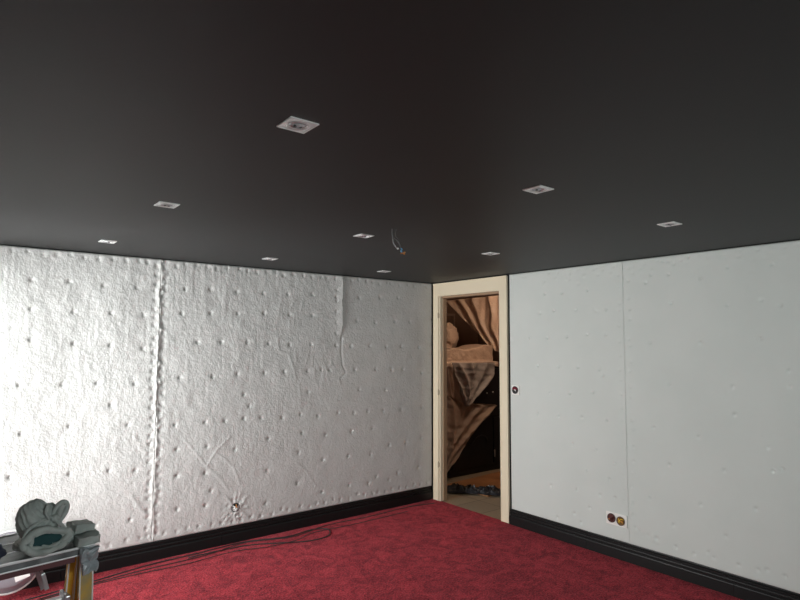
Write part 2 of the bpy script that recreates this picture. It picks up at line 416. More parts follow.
# staples outside the photograph's frame, in the same rough grid
for xx in np.arange(-4.07, -3.85, 0.27):
    for zz in np.arange(0.35, 2.1, 0.28): LD.append(Vector((xx+rng.normal(0, .02), 0, zz+rng.normal(0, .02))))
for yy in np.arange(-4.5, -3.35, 0.4):
    for zz in np.arange(0.35, 2.1, 0.35): RD.append(Vector((0, yy+rng.normal(0, .03), zz+rng.normal(0, .03))))
SEAM_L, SEAM_R = -2.73, -2.162
HB = 0.128
def h_left(U, Z):
    nu, nv = U.shape; su = U[-1, 0]-U[0, 0]; sv = Z[0, -1]-Z[0, 0]
    r = np.random.default_rng(int(abs(U[0, 0])*100))
    rough = np.clip((-U-0.1)/2.6, 0.30, 1.0)*np.clip(0.55+0.4*Z, 0.5, 1.2)
    h = (lattice(nu, nv, su, sv, 0.22, r)*0.0018 + lattice(nu, nv, su, sv, 0.07, r)*0.0009
         + lattice(nu, nv, su, sv, 0.026, r)*0.0004 + lattice(nu, nv, su, sv, 0.014, r)*0.0003
         + lattice(nu, nv, su, sv, 0.018, r, 8)*0.0004)*rough
    rid = -np.abs(lattice(nu, nv, su, sv, 0.09, r)+lattice(nu, nv, su, sv, 0.04, r)*0.5)
    h += (rid*0.0008+0.0004)*rough
    for p in LD:
        gauss_add(h, U, Z, p.x, p.z, 0.0070, -0.014); gauss_add(h, U, Z, p.x, p.z, 0.019, -0.003)
    for xx in np.arange(-4.85, -0.05, 0.085):         # staples along ceiling and skirting
        gauss_add(h, U, Z, xx+r.normal(0, .012), H-0.035+r.normal(0, .006), 0.009, -0.008)
        gauss_add(h, U, Z, xx+r.normal(0, .012), HB+0.045+r.normal(0, .008), 0.009, -0.008)
    for zz in np.arange(0.2, 2.15, 0.09): gauss_add(h, U, Z, -0.045+r.normal(0, .004), zz, 0.008, -0.006)
    for zz in np.arange(0.17, 2.17, 0.066):           # both sides of the seam
        gauss_add(h, U, Z, SEAM_L-0.034+r.normal(0, .004), zz+r.normal(0, .008), 0.010, -0.009)
        gauss_add(h, U, Z, SEAM_L+0.032+r.normal(0, .004), zz+0.03+r.normal(0, .008), 0.010, -0.009)
        s = r.choice([-1, 1])
        gauss_add(h, U, Z, SEAM_L+s*0.018, zz+r.normal(0, .02), 0.008, 0.006)
    wob = 0.006*np.sin(Z*9)+0.004*np.sin(Z*31+1)+0.003*np.sin(Z*77)
    r2 = np.random.default_rng(77)
    mod = np.interp(Z[0], np.linspace(0, 2.2, 60), 0.55+0.45*r2.random(60))[None, :]
    h += 0.0075*mod*np.exp(-((U-SEAM_L-wob)**2)/(2*0.0065**2))
    # puckered lifted edge under the ceiling further right
    e = -1.12+0.004*np.sin(Z*25)
    band = np.clip((Z-1.62)/0.1, 0, 1)
    h += band*0.016*np.exp(-np.maximum(e-U, 0)/0.045)*(U < e)
    for zz in np.arange(1.66, 2.1, 0.10): gauss_add(h, U, Z, -1.185, zz, 0.009, -0.007)
    crease(h, U, Z, [(-1.125, 1.66), (-1.13, 1.5), (-1.115, 1.38), (-1.075, 1.30), (-1.15, 1.24)], 0.006, -0.007)
    crease(h, U, Z, [(-1.15, 1.24), (-1.14, 1.20)], 0.012, 0.010)
    def wp(x, y): q = ray_wall(x, y, 1, -0.012); return (q.x, q.z)
    crease(h, U, Z, [wp(184, 439), wp(195, 452), wp(206.5, 466.5), wp(220, 478.5), wp(228, 490)], 0.006, 0.004)
    crease(h, U, Z, [wp(229.5, 437), wp(217, 449), wp(211, 458), wp(206.5, 466)], 0.006, 0.004)
    crease(h, U, Z, [wp(214.5, 452.5), wp(225, 459), wp(233, 467), wp(240, 484)], 0.006, 0.004)
    crease(h, U, Z, [wp(297, 464), wp(305, 470), wp(316, 487)], 0.006, 0.003)
    crease(h, U, Z, [wp(278, 337), wp(278, 351), wp(288, 354), wp(293, 368), wp(296, 380)], 0.007, 0.004)
    crease(h, U, Z, [wp(131, 495), wp(139, 507), wp(148, 517)], 0.010, 0.006)
    crease(h, U, Z, [wp(134, 435), wp(141, 449), wp(152, 455)], 0.008, 0.004)
    crease(h, U, Z, [wp(335, 402), wp(348, 401), wp(362, 403)], 0.006, 0.002)
    crease(h, U, Z, [wp(70, 283), wp(63, 312), wp(53, 315)], 0.010, 0.003)
    # gathers round the cable outlet
    cx, cz = -2.103, 0.269
    for k in range(16):
        a = 2*PI*k/16+r.normal(0, .12); L = 0.05+0.05*r.random()
        crease(h, U, Z, [(cx+0.04*math.cos(a), cz+0.04*math.sin(a)), (cx+(0.04+L)*math.cos(a), cz+(0.04+L)*math.sin(a))], 0.007, 0.0055)
        if k % 2: gauss_add(h, U, Z, cx+0.065*math.cos(a+.2), cz+0.065*math.sin(a+.2), 0.008, -0.007)
    for a_, b_, c_ in ((0.0, -1.62, 1.9), (0.0, -1.5, 1.35), (0, -1.3, 1.3)):
        for k in range(7):
            x = b_+r.normal(0, .07); z = c_+r.normal(0, .1)
            crease(h, U, Z, [(x, z), (x+r.normal(0, .03), z-0.08-0.05*r.random())], 0.006, 0.0025)
    return h
def h_right(U, Z):
    nu, nv = U.shape; su = U[-1, 0]-U[0, 0]; sv = Z[0, -1]-Z[0, 0]
    r = np.random.default_rng(int(abs(U[0, 0])*100)+3)
    h = lattice(nu, nv, su, sv, 0.30, r)*0.0010+lattice(nu, nv, su, sv, 0.09, r)*0.00022
    for p in RD:
        gauss_add(h, U, Z, p.y, p.z, 0.0060, -0.0125); gauss_add(h, U, Z, p.y, p.z, 0.018, -0.001)
    for yy in np.arange(-4.6, -1.07, 0.10):
        gauss_add(h, U, Z, yy+r.normal(0, .02), H-0.04+r.normal(0, .01), 0.007, -0.005)
    for yy in np.arange(-4.6, -1.4, 0.055):        # scattered lumps under the ceiling
        gauss_add(h, U, Z, yy+r.normal(0, .03), H-0.09+r.normal(0, .035), 0.008, float(r.choice([-0.004, 0.0035])), su=0.010)
    for zz in np.arange(0.2, 2.17, 0.10):
        gauss_add(h, U, Z, SEAM_R+0.035+r.normal(0, .004), zz+r.normal(0, .015), 0.0065, -0.0045)
        gauss_add(h, U, Z, SEAM_R-0.045+r.normal(0, .006), zz+0.04+r.normal(0, .015), 0.0075, -0.006)
        gauss_add(h, U, Z, -1.085, zz+r.normal(0, .015), 0.006, -0.004)
    def wp(x, y): q = ray_wall(x, y, 0, -0.012); return (q.y, q.z)
    crease(h, U, Z, [wp(751, 268), wp(751, 271), wp(754, 273)], 0.010, -0.006)
    crease(h, U, Z, [wp(594, 307), wp(595, 311), wp(600, 312)], 0.008, -0.004)
    crease(h, U, Z, [wp(733, 257), wp(738, 261)], 0.008, 0.005)
    crease(h, U, Z, [wp(745, 287), wp(748, 297)], 0.008, 0.003)
    crease(h, U, Z, [wp(779, 278), wp(783, 287)], 0.010, 0.003)
    crease(h, U, Z, [wp(726, 392), wp(727.5, 401)], 0.006, -0.002)
    crease(h, U, Z, [wp(761.5, 420), wp(762, 436)], 0.007, 0.002)
    for k in range(9):
        gauss_add(h, U, Z, SEAM_R-0.02-0.2*r.random(), 0.19+0.05*r.random(), 0.008, float(r.choice([-0.004, 0.003])))
    # the edge of the sheet is a little folded up at the seam
    h += 0.002*np.exp(-np.abs(U-SEAM_R)/0.008)
    return h
ST = 0.0072
ws1 = sheet('wall_fleece', M_fleL, 'L', XW+0.02, SEAM_L-0.0003, HB, H-0.004, ST, h_left, 0.018, (1, 0))
tag(ws1, 'white fleece sheet on the left wall, left of the puckered vertical seam', 'wall covering')
ws2 = sheet('wall_fleece', M_fleL, 'L', SEAM_L+0.0003, -0.02, HB, H-0.004, ST, h_left, 0.018, (0, 1))
tag(ws2, 'white fleece sheet between the puckered seam and the doorway corner', 'wall covering')
ws3 = sheet('wall_fleece', M_fleR, 'R', SEAM_R+0.0009, -1.052, HB, H-0.004, ST, h_right, 0.014, (0, 1))
tag(ws3, 'smooth pale fleece sheet on the right wall, directly beside the cream door frame', 'wall covering')
ws4 = sheet('wall_fleece', M_fleR, 'R', -4.7, SEAM_R-0.0009, HB, H-0.004, ST, h_right, 0.014, (1, 0))
tag(ws4, 'smooth pale fleece sheet on the right wall, right of the thin vertical seam', 'wall covering')
obj_ = struct('trim_1', box(-0.012, 0.0, YB, -4.705, HB, H-0.004), M_fleR)

# ------------------------------------------------------------------ skirting boards
PROF = [(0, 0), (.026, 0), (.026, .070), (.0245, .0745), (.016, .0765), (.016, .0865), (.0215, .089), (.0225, .094), (.0215, .099),
        (.0145, .1015), (.0145, .110), (.0185, .1125), (.0185, .1175), (.010, .124), (.008, .134), (.0065, .1373), (0, .1373)]
def skirting(segs, fn):
    bm = bmesh.new()
    for a, b_ in segs:
        A = [bm.verts.new(fn(t, z, a)) for t, z in PROF]; B = [bm.verts.new(fn(t, z, b_)) for t, z in PROF]
        n = len(PROF)
        for i in range(n): bm.faces.new((A[i], A[(i+1) % n], B[(i+1) % n], B[i]))
        bm.faces.new(A[::-1]); bm.faces.new(B)
    bmesh.ops.recalc_face_normals(bm, faces=bm.faces)
    return bm
g = 0.0012
struct('baseboard_left', skirting([(XW+.03, -3.3-g), (-3.3+g, -2.216-g), (-2.216+g, -1.1-g), (-1.1+g, -0.036)], lambda t, z, u: (u, -t, z)), M_base)
struct('baseboard_right', skirting([(-4.0+g, -2.864-g), (-2.864+g, -1.816-g), (-1.816+g, -1.042), (YB+.03, -4.0-g)], lambda t, z, u: (-t, u, z)), M_base)
struct('baseboard_outer', skirting([(YB+.03, WY0-.0), (WY0, WY1), (WY1, -0.03)], lambda t, z, u: (XW+t, u, z)), M_base)
struct('baseboard_back', skirting([(XW+.03, -0.03)], lambda t, z, u: (u, YB+t, z)), M_base)

# ------------------------------------------------------------------ door frame
dr = empty('door_1', (0, 0, 0), kind='structure')
def casing(y0, y1, z0, z1, vertical, inner):
    bm = bmesh.new()
    add_box(bm, -0.018, 0.0, y0, y1, z0, z1, 0.002)
    return bm
c1 = casing(-0.115, -0.036, 0.0, H-0.012, True, 1)
add_box(c1, -0.024, -0.016, -0.047, -0.037, 0.0, H-0.014, 0.002)
add_box(c1, -0.024, -0.016, -0.113, -0.100, 0.0, 2.062, 0.002)
obj('casing', c1, M_cream, dr)
c2 = casing(-1.030, -0.937, 0.0, H-0.012, True, 1)
add_box(c2, -0.023, -0.016, -1.030, -1.018, 0.0, H-0.014, 0.002)
add_box(c2, -0.021, -0.016, -0.949, -0.938, 0.0, 2.055, 0.002)
obj('casing', c2, M_cream, dr)
c3 = bmesh.new(); add_box(c3, -0.0178, 0.0, -0.9369, -0.1151, 2.056, H-0.012, 0.002)
add_box(c3, -0.021, -0.016, -0.937, -0.115, 2.056, 2.068, 0.002)
add_box(c3, -0.025, -0.014, -1.030, -0.036, H-0.026, H-0.010, 0.002)
obj('casing', c3, M_cream, dr)
j = bmesh.new()
add_box(j, -0.016, 0.022, -0.138, -0.122, 0.0, 2.055, 0.002)
obj('door_jamb', j, M_cream, dr)
j = bmesh.new(); add_box(j, 0.022, 0.066, -0.146, -0.130, 0.0, 2.055)
obj('door_reveal', j, M_jamb, dr)
j = bmesh.new(); add_box(j, 0.0, 0.066, -0.937, -0.925, 0.0, 2.055, 0.002)
obj('door_jamb', j, M_cream, dr)
j = bmesh.new(); add_box(j, 0.0, 0.066, -0.925, -0.146, 2.035, 2.055)
obj('door_reveal', j, M_jamb, dr)
for z in (1.83, 1.05, 0.33):
    h_ = bmesh.new()
    add_lathe(h_, [(0, 0), (.005, 0), (.006, .003), (.006, .052), (.005, .055), (.003, .060), (0, .061)], 12, Matrix.Translation((-0.026, -0.118, z)))
    add_box(h_, -0.026, -0.018, -0.130, -0.108, z+.006, z+.048, .001)
    obj('hinge', h_, M_hinge, dr)
# threshold edge where the carpet ends
struct('trim_2', box(0.0, 0.06, -0.935, -0.135, -0.12, -0.006), M_tile)

# ------------------------------------------------------------------ the room beyond the doorway
HX, HY0, HY1 = 2.75, -1.6, 2.0
struct('floor_hall', box(0.06, HX, HY0, HY1, -0.12, -0.006), M_tile)
tm = M_tile; v = coords(tm)
bt = nd(tm, 'ShaderNodeTexBrick', Scale=1.0); bt.offset = 0.0
bt.inputs['Brick Width'].default_value = 0.33; bt.inputs['Row Height'].default_value = 0.33; bt.inputs['Mortar Size'].default_value = 0.004
bt.inputs['Color1'].default_value = (0.34, 0.28, 0.20, 1); bt.inputs['Color2'].default_value = (0.28, 0.24, 0.18, 1); bt.inputs['Mortar'].default_value = (0.1, 0.09, 0.08, 1)
lk(tm, v, bt.inputs['Vector']); lk(tm, bt.outputs['Color'], tm.node_tree.nodes['Principled BSDF'].inputs['Base Color'])
struct('wall_hall_far', box(HX, HX+0.1, HY0, HY1+0.1, -0.12, 2.6), M_hall)
struct('wall_hall_left', box(0.06, HX, HY1, HY1+0.1, -0.12, 2.6), M_hall)
struct('wall_hall_right', box(0.06, HX+.1, HY0-0.1, HY0, -0.12, 2.6), M_hall)
struct('wall_hall_near', box(0.0, 0.06, 0.15, HY1+.1, -0.12, 2.6), M_hall)
struct('ceiling_hall', box(0.0, HX+.1, HY0-.1, HY1+.1, 2.6, 2.7), M_hallceil)

# added lamp, unseen beside the opening, that lights the hall
lr = empty('hall_fill_lamp', (1.1, -0.30, 2.6), 'unseen white globe lamp added to light the room beyond the doorway', 'lamp')
b = bmesh.new(); add_lathe(b, [(0, 0), (.05, 0), (.05, -.03), (.012, -.035), (.012, -.12), (0, -.12)], 24); obj('ceiling_rose', b, M_pvc, lr)
M_globe = mat('lit_globe', (0.9, 0.85, 0.75), 0.4)
gb = M_globe.node_tree.nodes['Principled BSDF']; gb.inputs['Emission Color'].default_value = (1.0, 0.74, 0.54, 1); gb.inputs['Emission Strength'].default_value = 78
b = bmesh.new(); add_lump(b, (0, 0, -.2), (.09, .09, .09), 0, sub=3); obj('globe', b, M_globe, lr, True)

# shelf, switch on the far walls
sw = obj('light_switch', box(2.0, 2.06, HY1-0.014, HY1, 2.03, 2.16, .003), M_pvc)
tag(sw, 'small pale switch plate high on the brown wall beyond the doorway', 'switch')
b = bmesh.new()
add_box(b, 1.55, 2.22, HY1-.03, HY1, 2.0, 2.035); add_box(b, 2.19, 2.22, HY1-.03, HY1, 1.2, 2.0); 
sf = obj('wall_panel_frame', b, mat('brown_frame', (0.26, 0.17, 0.12), 0.6)); tag(sf, 'pale brown wooden frame on the wall beyond the doorway', 'frame')

# black cabinet
KX = [(lambda q: (q.x, q.z))(ray_wall(a, b_, 1, 0.49)) for a, b_ in ((487, 392.5), (493, 391.5))]
cab = empty('cabinet', (0.72, 0.5, -0.006), 'tall black cabinet beyond the doorway, half draped in a dust sheet', 'cabinet')
obj('body', box(0.0, 1.5, 0.02, 0.44, 0.06, 1.295, .006), M_gloss, cab)
obj('plinth', box(0.03, 1.47, 0.04, 0.42, 0.0, 0.06), M_dark, cab)
obj('top_board', box(-0.02, 1.52, 0.0, 0.46, 1.295, 1.33, .005), M_gloss, cab)
obj('front_panel', box(0.04, 0.73, 0.0, 0.02, 0.10, 0.66, .004), M_gloss, cab)
obj('front_panel', box(0.75, 1.46, 0.0, 0.02, 0.10, 0.66, .004), M_gloss, cab)
obj('front_panel', box(0.04, 1.46, 0.0, 0.02, 0.69, 1.265, .004), M_gloss, cab)
for x, z in ((KX[0][0]-.72, KX[0][1]), (KX[1][0]-.72, KX[1][1])):
    b = bmesh.new(); add_lathe(b, [(0, -.014), (.008, -.014), (.010, -.009), (.008, -.003), (.004, 0), (0, 0)], 12, Matrix.Translation((x, 0, z)) @ Matrix.Rotation(-PI/2, 4, 'X'))
    o = obj('knob', b, M_wwhite, cab); tag(o, 'small bright knob')
b = bmesh.new(); add_tube(b, spline([(0.35, -.004, .36), (.42, -.02, .44), (.52, -.02, .46), (.60, -.02, .42), (.63, -.004, .34)]), .006); obj('handle', b, M_dark, cab, True)
b = bmesh.new(); add_box(b, .745, .765, -.012, 0, .17, .26, .003); o = obj('latch', b, M_steel, cab); tag(o, 'small bright latch')

# dust sheets: real cloth surfaces with folds and a little thickness
def cloth_surface(name, corners, material, label, fold, nu=60, nv=50, shape=None, seed=1.0, group=None):
    """corners: TL, TR, BR, BL; fold: list of (dir u, dir v, amp, freq)"""
    TL, TR, BR, BL = [Vector(c) for c in corners]
    bm = bmesh.new(); V = []
    nrm = (TR-TL).cross(BL-TL).normalized()
    if nrm.dot(CP-TL) < 0: nrm = -nrm
    for i in range(nu+1):
        row = []
        for k in range(nv+1):
            u, v_ = i/nu, k/nv
            uu, vv = shape(u, v_) if shape else (u, v_)
            p = TL*(1-uu)*(1-vv)+TR*uu*(1-vv)+BR*uu*vv+BL*(1-uu)*vv
            d = 0
            for (a, c, am, fr) in fold:
                s = a*uu+c*vv + 0.08*noise.noise(Vector((uu*3, vv*3, seed)))
                d += am*(1-abs(math.sin(PI*fr*s)))*1.2
            d += 0.012*noise.noise(Vector((uu*5, vv*5, seed*3)))
            row.append(bm.verts.new(p+nrm*d))
        V.append(row)
    for i in range(nu):
        for k in range(nv): bm.faces.new((V[i][k], V[i+1][k], V[i+1][k+1], V[i][k+1]))
    o = obj(name, bm, material, None, True)
    md = o.modifiers.new('thickness', 'SOLIDIFY'); md.thickness = 0.0015
    return tag(o, label, 'dust sheet', group)
def R3(px, py, axis, v): return ray_wall(px, py, axis, v)
# upper sheet, hung diagonally from the ceiling
cloth_surface('dust_sheet', [(1.45, 1.305, 2.165), (1.6, 0.30, 2.199), (1.6, 0.30, 1.36), (1.6, 0.672, 1.545)], M_sheetA,
              'brown dust sheet hung diagonally across the top of the doorway view', [(1.0, 0.12, 0.045, 4.5), (1.0, 0.3, 0.010, 11)], seed=1.3,
              shape=None)
# sheet over the boxes standing on the cabinet
bx = obj('carton', box(0.80, 1.18, 0.60, 0.90, 1.324, 1.475, .004), M_wood); tag(bx, 'left carton on the black cabinet under the dust sheet, beyond the doorway', 'carton')
bx = obj('carton', box(1.22, 1.49, 0.60, 0.90, 1.324, 1.465, .004), M_wood); tag(bx, 'right, wider carton on the black cabinet under the dust sheet', 'carton')
def drape(name, xs, y0, y1, ztop, label, material, seed):
    bm = bmesh.new(); V = []
    nu, nv = 60, 40
    for i in range(nu+1):
        x = xs[0]+(xs[1]-xs[0])*i/nu; row = []
        for k in range(nv+1):
            t = k/nv; zt = ztop(x)
            nn = noise.noise(Vector((x*7, t*5, seed)))*0.018+noise.noise(Vector((x*19, t*11, seed)))*0.008
            if t < 0.35: y = y1+(y0-y1)*(t/0.35); z = zt+.012+nn*.5
            elif t < 0.6: q = (t-.35)/.25; y = y0-.01*q-abs(nn); z = zt+.012+(1.352-zt)*q
            elif t < 0.72: q = (t-.6)/.12; y = (y0-.01)+(.470-y0+.01)*q; z = 1.352-.006*q
            else: q = (t-.72)/.28; y = .470-abs(nn); z = 1.346-.045*q-.02*q*math.sin(x*9)
            row.append(bm.verts.new((x, y, z)))
        V.append(row)
    for i in range(nu):
        for k in range(nv): bm.faces.new((V[i][k], V[i+1][k], V[i+1][k+1], V[i][k+1]))
    o = obj(name, bm, material, None, True); md = o.modifiers.new('thickness', 'SOLIDIFY'); md.thickness = 0.0015
    return tag(o, label, 'dust sheet')
drape('dust_sheet', (0.60, 1.53), 0.575, 0.935, lambda x: 1.515+0.03*math.sin(x*5)+0.035*noise.noise(Vector((x*6, 3, 1))), 'pinkish brown dust sheet laid over the cartons on the black cabinet', M_sheetA, 4.2)
# heap standing left, wrapped
hb = bmesh.new()
add_lump(hb, (1.25, 1.09, 1.66), (.15, .12, .19), 0.16, 2.2, 3.3, 4, ridge=0.25)
add_lump(hb, (1.17, 1.09, 1.47), (.15, .11, .14), 0.2, 2.2, 8.3, 4, ridge=0.25)
o = obj('wrapped_heap', hb, M_sheetA, None, True); tag(o, 'upright bulky heap wrapped in dust sheet, left of the diagonal sheet beyond the doorway', 'wrapped heap')
st = obj('support_box', box(0.95, 1.42, 0.99, 1.3, -0.006, 1.31, .005), mat('dark_brown_box', (0.08, 0.045, 0.03), 0.7)); tag(st, 'dark brown tall box under the wrapped heap beyond the doorway', 'box')
# hanging swags in front of the cabinet (pinned at the cabinet top)
def swag(name, pts_left, pts_right, label, material, seed, ybase=0.47):
    """rows from top to bottom: list of (x_left, x_right, z, sag)"""
    bm = bmesh.new(); V = []; nu = 44
    for j_, (xl, xr, zl, zr, sag, out) in enumerate(pts_left):
        row = []
        for i in range(nu+1):
            u = i/nu; x = xl+(xr-xl)*u
            z = zl+(zr-zl)*u-sag*4*u*(1-u)
            f = 0.04*(1-abs(math.sin(PI*(3.1*abs(u-.45)**.8+0.03*j_+seed))))+0.015*noise.noise(Vector((u*6, j_*.35, seed)))
            row.append(bm.verts.new((x, ybase-out-f, z)))
        V.append(row)
    for j_ in range(len(V)-1):
        for i in range(nu): bm.faces.new((V[j_][i], V[j_][i+1], V[j_+1][i+1], V[j_+1][i]))
    o = obj(name, bm, material, None, True); md = o.modifiers.new('thickness', 'SOLIDIFY'); md.thickness = 0.0015
    return tag(o, label, 'dust sheet')
def rows(fn, n=40): return [fn(k/(n-1)) for k in range(n)]
# P(px,py) on the plane y=.45 helps to lay the outline out in metres
def P(px, py, y=0.44): q = ray_wall(px, py, 1, y); return q.x, q.z
def interp(tab, t):
    for (a, va), (b_, vb) in zip(tab, tab[1:]):
        if t <= b_: 
            s = (t-a)/(b_-a); return va+(vb-va)*s
    return tab[-1][1]
xA0, zA0 = P(449, 379); xA1, zA1 = P(503, 378)
# lower long sheet: left edge straight down, right edge running from upper right to lower left
L_left = [(0, P(444.5, 380)), (1, P(444.5, 474))]
def long_row(t):
    xl, zl = P(441, 366+(474-366)*t)
    if t < 0.23: xr, zr = P(457+9*t/0.23, 366+37*t/0.23)
    elif t < 0.28: xr, zr = P(466+31.5*(t-.23)/.05, 403+1.5*(t-.23)/.05)
    else:
        s = (t-0.28)/0.72; xr, zr = P(497.5+(446-497.5)*s**0.92, 404.5+(474-404.5)*s)
    return (xl, xr, zl, zr, 0.10*(1-abs(2*t-1))*(xr-xl), 0.015)
swag('dust_sheet', rows(long_row, 70), None, 'long translucent dust sheet hanging to a point at the lower left before the black cabinet', M_sheetB, 0.35, 0.475)
def short_row(t):
    pl = P(450+(463-450)*t, 362.5+(406-362.5)*t); 
    rx = 493-(493-466)*(t**1.9)
    pr = P(rx, 362.5+(406-362.5)*t)
    return (pl[0], pr[0], pl[1], pr[1], 0.03*t*(1-t), 0.06)
swag('dust_sheet', rows(short_row), None, 'greyish pointed dust sheet hanging over the top edge of the black cabinet', M_sheetC, 0.7, 0.475)

# board and black crumpled sheet on the hall floor
bd = bmesh.new(); add_box(bd, 0, 1.15, 0, 0.62, 0, 0.012, .002)
o = obj('wooden_board', bd, M_wood); o.location = (0.50, -0.30, -0.006); o.rotation_euler = (0, 0, 0.08); tag(o, 'orange brown board lying on the tiles in front of the black cabinet', 'board')
bm = bmesh.new(); nu, nv = 70, 26; V = []
for i in range(nu+1):
    row = []
    for k in range(nv+1):
        u, v_ = i/nu, k/nv
        bx_ = 0.20+0.42*u; by_ = 0.13-0.57*u
        wd = 0.17+0.04*math.sin(u*9)
        x = bx_+0.80*wd*v_+0.02*noise.noise(Vector((u*9, v_*3, 2))); y = by_+0.60*wd*v_
        edge = min(u, 1-u, v_, 1-v_)
        z = 0.012+min(1, edge*6)*(0.030+0.055*max(0, noise.noise(Vector((u*11, v_*4, 9))))+0.035*abs(noise.noise(Vector((u*26, v_*9, 5)))))
        row.append(bm.verts.new((x, y, z)))
    V.append(row)
for i in range(nu):
    for k in range(nv): bm.faces.new((V[i][k], V[i+1][k], V[i+1][k+1], V[i][k+1]))
o = obj('crumpled_sheet', bm, M_tarp, None, False); md = o.modifiers.new('thickness', 'SOLIDIFY'); md.thickness = 0.002
tag(o, 'crumpled black plastic sheet on the tiles just inside the doorway', 'plastic sheet')

# ------------------------------------------------------------------ downlights
def make_downlight():
    r = empty('downlight', (0, 0, H))
    b = bmesh.new(); seg = 32; s = 0.045; rr = 0.034; t = 0.0045
    def sq(a, ss):
        c, d = math.cos(a), math.sin(a); k = ss/max(abs(c), abs(d)); return c*k, d*k
    rings = []
    for (fn, z) in ((lambda a: sq(a, s), 0.0), (lambda a: sq(a, s), -t+.0015), (lambda a: sq(a, s-.0015), -t), (lambda a: sq(a, s-.006), -t), (lambda a: sq(a, s-.007), -t+.0018),
                    (lambda a: (rr*math.cos(a), rr*math.sin(a)), -t+.0018), (lambda a: (rr*math.cos(a), rr*math.sin(a)), 0.0)):
        rings.append([b.verts.new((*fn(2*PI*k/seg+PI/4), z)) for k in range(seg)])
    for A, B in zip(rings, rings[1:]):
        for k in range(seg): b.faces.new((A[k], A[(k+1) % seg], B[(k+1) % seg], B[k]))
    bmesh.ops.recalc_face_normals(b, faces=b.faces)
    obj('trim_frame', b, M_trim, r)
    b = bmesh.new(); add_lathe(b, [(.034, -.0005), (.034, -.0035), (.030, -.0055), (.026, -.0035), (.0255, -.0005)], 32); obj('lamp_ring', b, M_alu, r, True)
    b = bmesh.new(); add_lathe(b, [(.0256, -.0004), (.0225, -.003), (.018, -.0012), (.012, -.0008), (.010, -.0045), (.006, -.0068), (0, -.0072)], 14)
    obj('reflector_bulb', b, M_chrome, r)
    b = bmesh.new(); add_box(b, -.012, -.004, -.004, .004, -.0078, -.0040, .001); add_box(b, .004, .012, -.004, .004, -.0078, -.0040, .001)
    obj('lamp_clip', b, M_dark, r)
    return r
dl = make_downlight()
SP = [(-3.205, -3.026, 'square downlight nearest the viewer, alone high in the ceiling left of centre'),
      (-2.112, -3.026, 'second nearest square downlight, between the nearest one and the right wall'),
      (-1.035, -3.030, 'square downlight in the dark ceiling close to the right wall, rightmost of all'),
      (-3.210, -1.793, 'square downlight on the left of the ceiling, second from the left edge of the photo'),
      (-2.085, -1.745, 'square downlight near the middle of the ceiling, just left of the dangling wires'),
      (-1.022, -1.762, 'square downlight in the ceiling just above the door frame, right of the dangling wires'),
      (-3.210, -0.568, 'square downlight in the ceiling near the left wall, leftmost of all'),
      (-2.103, -0.545, 'small-looking square downlight close to the left wall, between its leftmost neighbour and the corner'),
      (-1.000, -0.490, 'smallest-looking square downlight, close to the doorway corner below the dangling wires')]
for i, (x, y, lab) in enumerate(SP):
    if i == 0: o = dl
    else:
        o = dl.copy(); COL.objects.link(o)
        for ch in dl.children:
            c = ch.copy(); COL.objects.link(c); c.parent = o
    o.location = (x, y, H)
    tag(o, lab, 'downlight', 'square recessed downlights in the black ceiling')

# dangling wires with connectors
wr = empty('hanging_wires', (-2.065, -2.018, H), 'bare electrical wires dangling from the black ceiling with a blue connector', 'wires')
b = bmesh.new(); add_lathe(b, [(0, -.001), (.009, -.001), (.011, 0), (0, 0)], 16); obj('ceiling_hole', b, M_dark, wr)
b = bmesh.new(); add_tube(b, spline([(-.010, .012, 0), (-.010, .012, -.03), (-.008, .01, -.055)]), .0035, 8); obj('cable_sheath', b, M_wgrey, wr, True)
b = bmesh.new(); add_tube(b, spline([(-.008, .010, -.05), (-.006, .008, -.075), (.004, -.002, -.098), (.016, -.014, -.110)]), [.002]*24+[.0034], 8) if False else add_tube(b, spline([(-.008, .010, -.05), (-.006, .008, -.075), (.002, 0, -.098), (.010, -.008, -.108)]), .0024, 8); obj('wire', b, mat('pale_grey_insulation', (.3, .3, .3), .4), wr, True)
b = bmesh.new(); add_lump(b, (.012, -.010, -.110), (.006, .006, .0055), 0, sub=2); obj('wire_tip', b, M_wwhite, wr, True)
b = bmesh.new(); add_tube(b, spline([(-.006, .008, -.05), (.008, -.006, -.065), (.020, -.016, -.085), (.022, -.018, -.112)]), .0022, 8); obj('wire', b, M_wgrey, wr, True)
b = bmesh.new(); add_tube(b, spline([(.008, -.006, 0), (.003, -.002, -.012), (.004, -.002, -.04), (.02, -.014, -.07)]), .0013, 6); obj('wire', b, M_wgrey, wr, True)
b = bmesh.new(); add_tube(b, spline([(.024, -.018, -.108), (.030, -.024, -.114), (.026, -.02, -.124), (.034, -.027, -.132)]), .0034, 8); o = obj('wire_connector', b, M_blue, wr, True); tag(o, 'blue connector')
b = bmesh.new(); add_tube(b, spline([(.024, -.018, -.137), (.034, -.028, -.133), (.044, -.034, -.129)]), .0042, 8); o = obj('wire_connector', b, M_copper, wr, True); tag(o, 'copper-coloured bare end')
b = bmesh.new(); add_lump(b, (.040, -.030, -.139), (.006, .005, .004), 0, sub=2); obj('wire_tip', b, M_orange, wr, True)

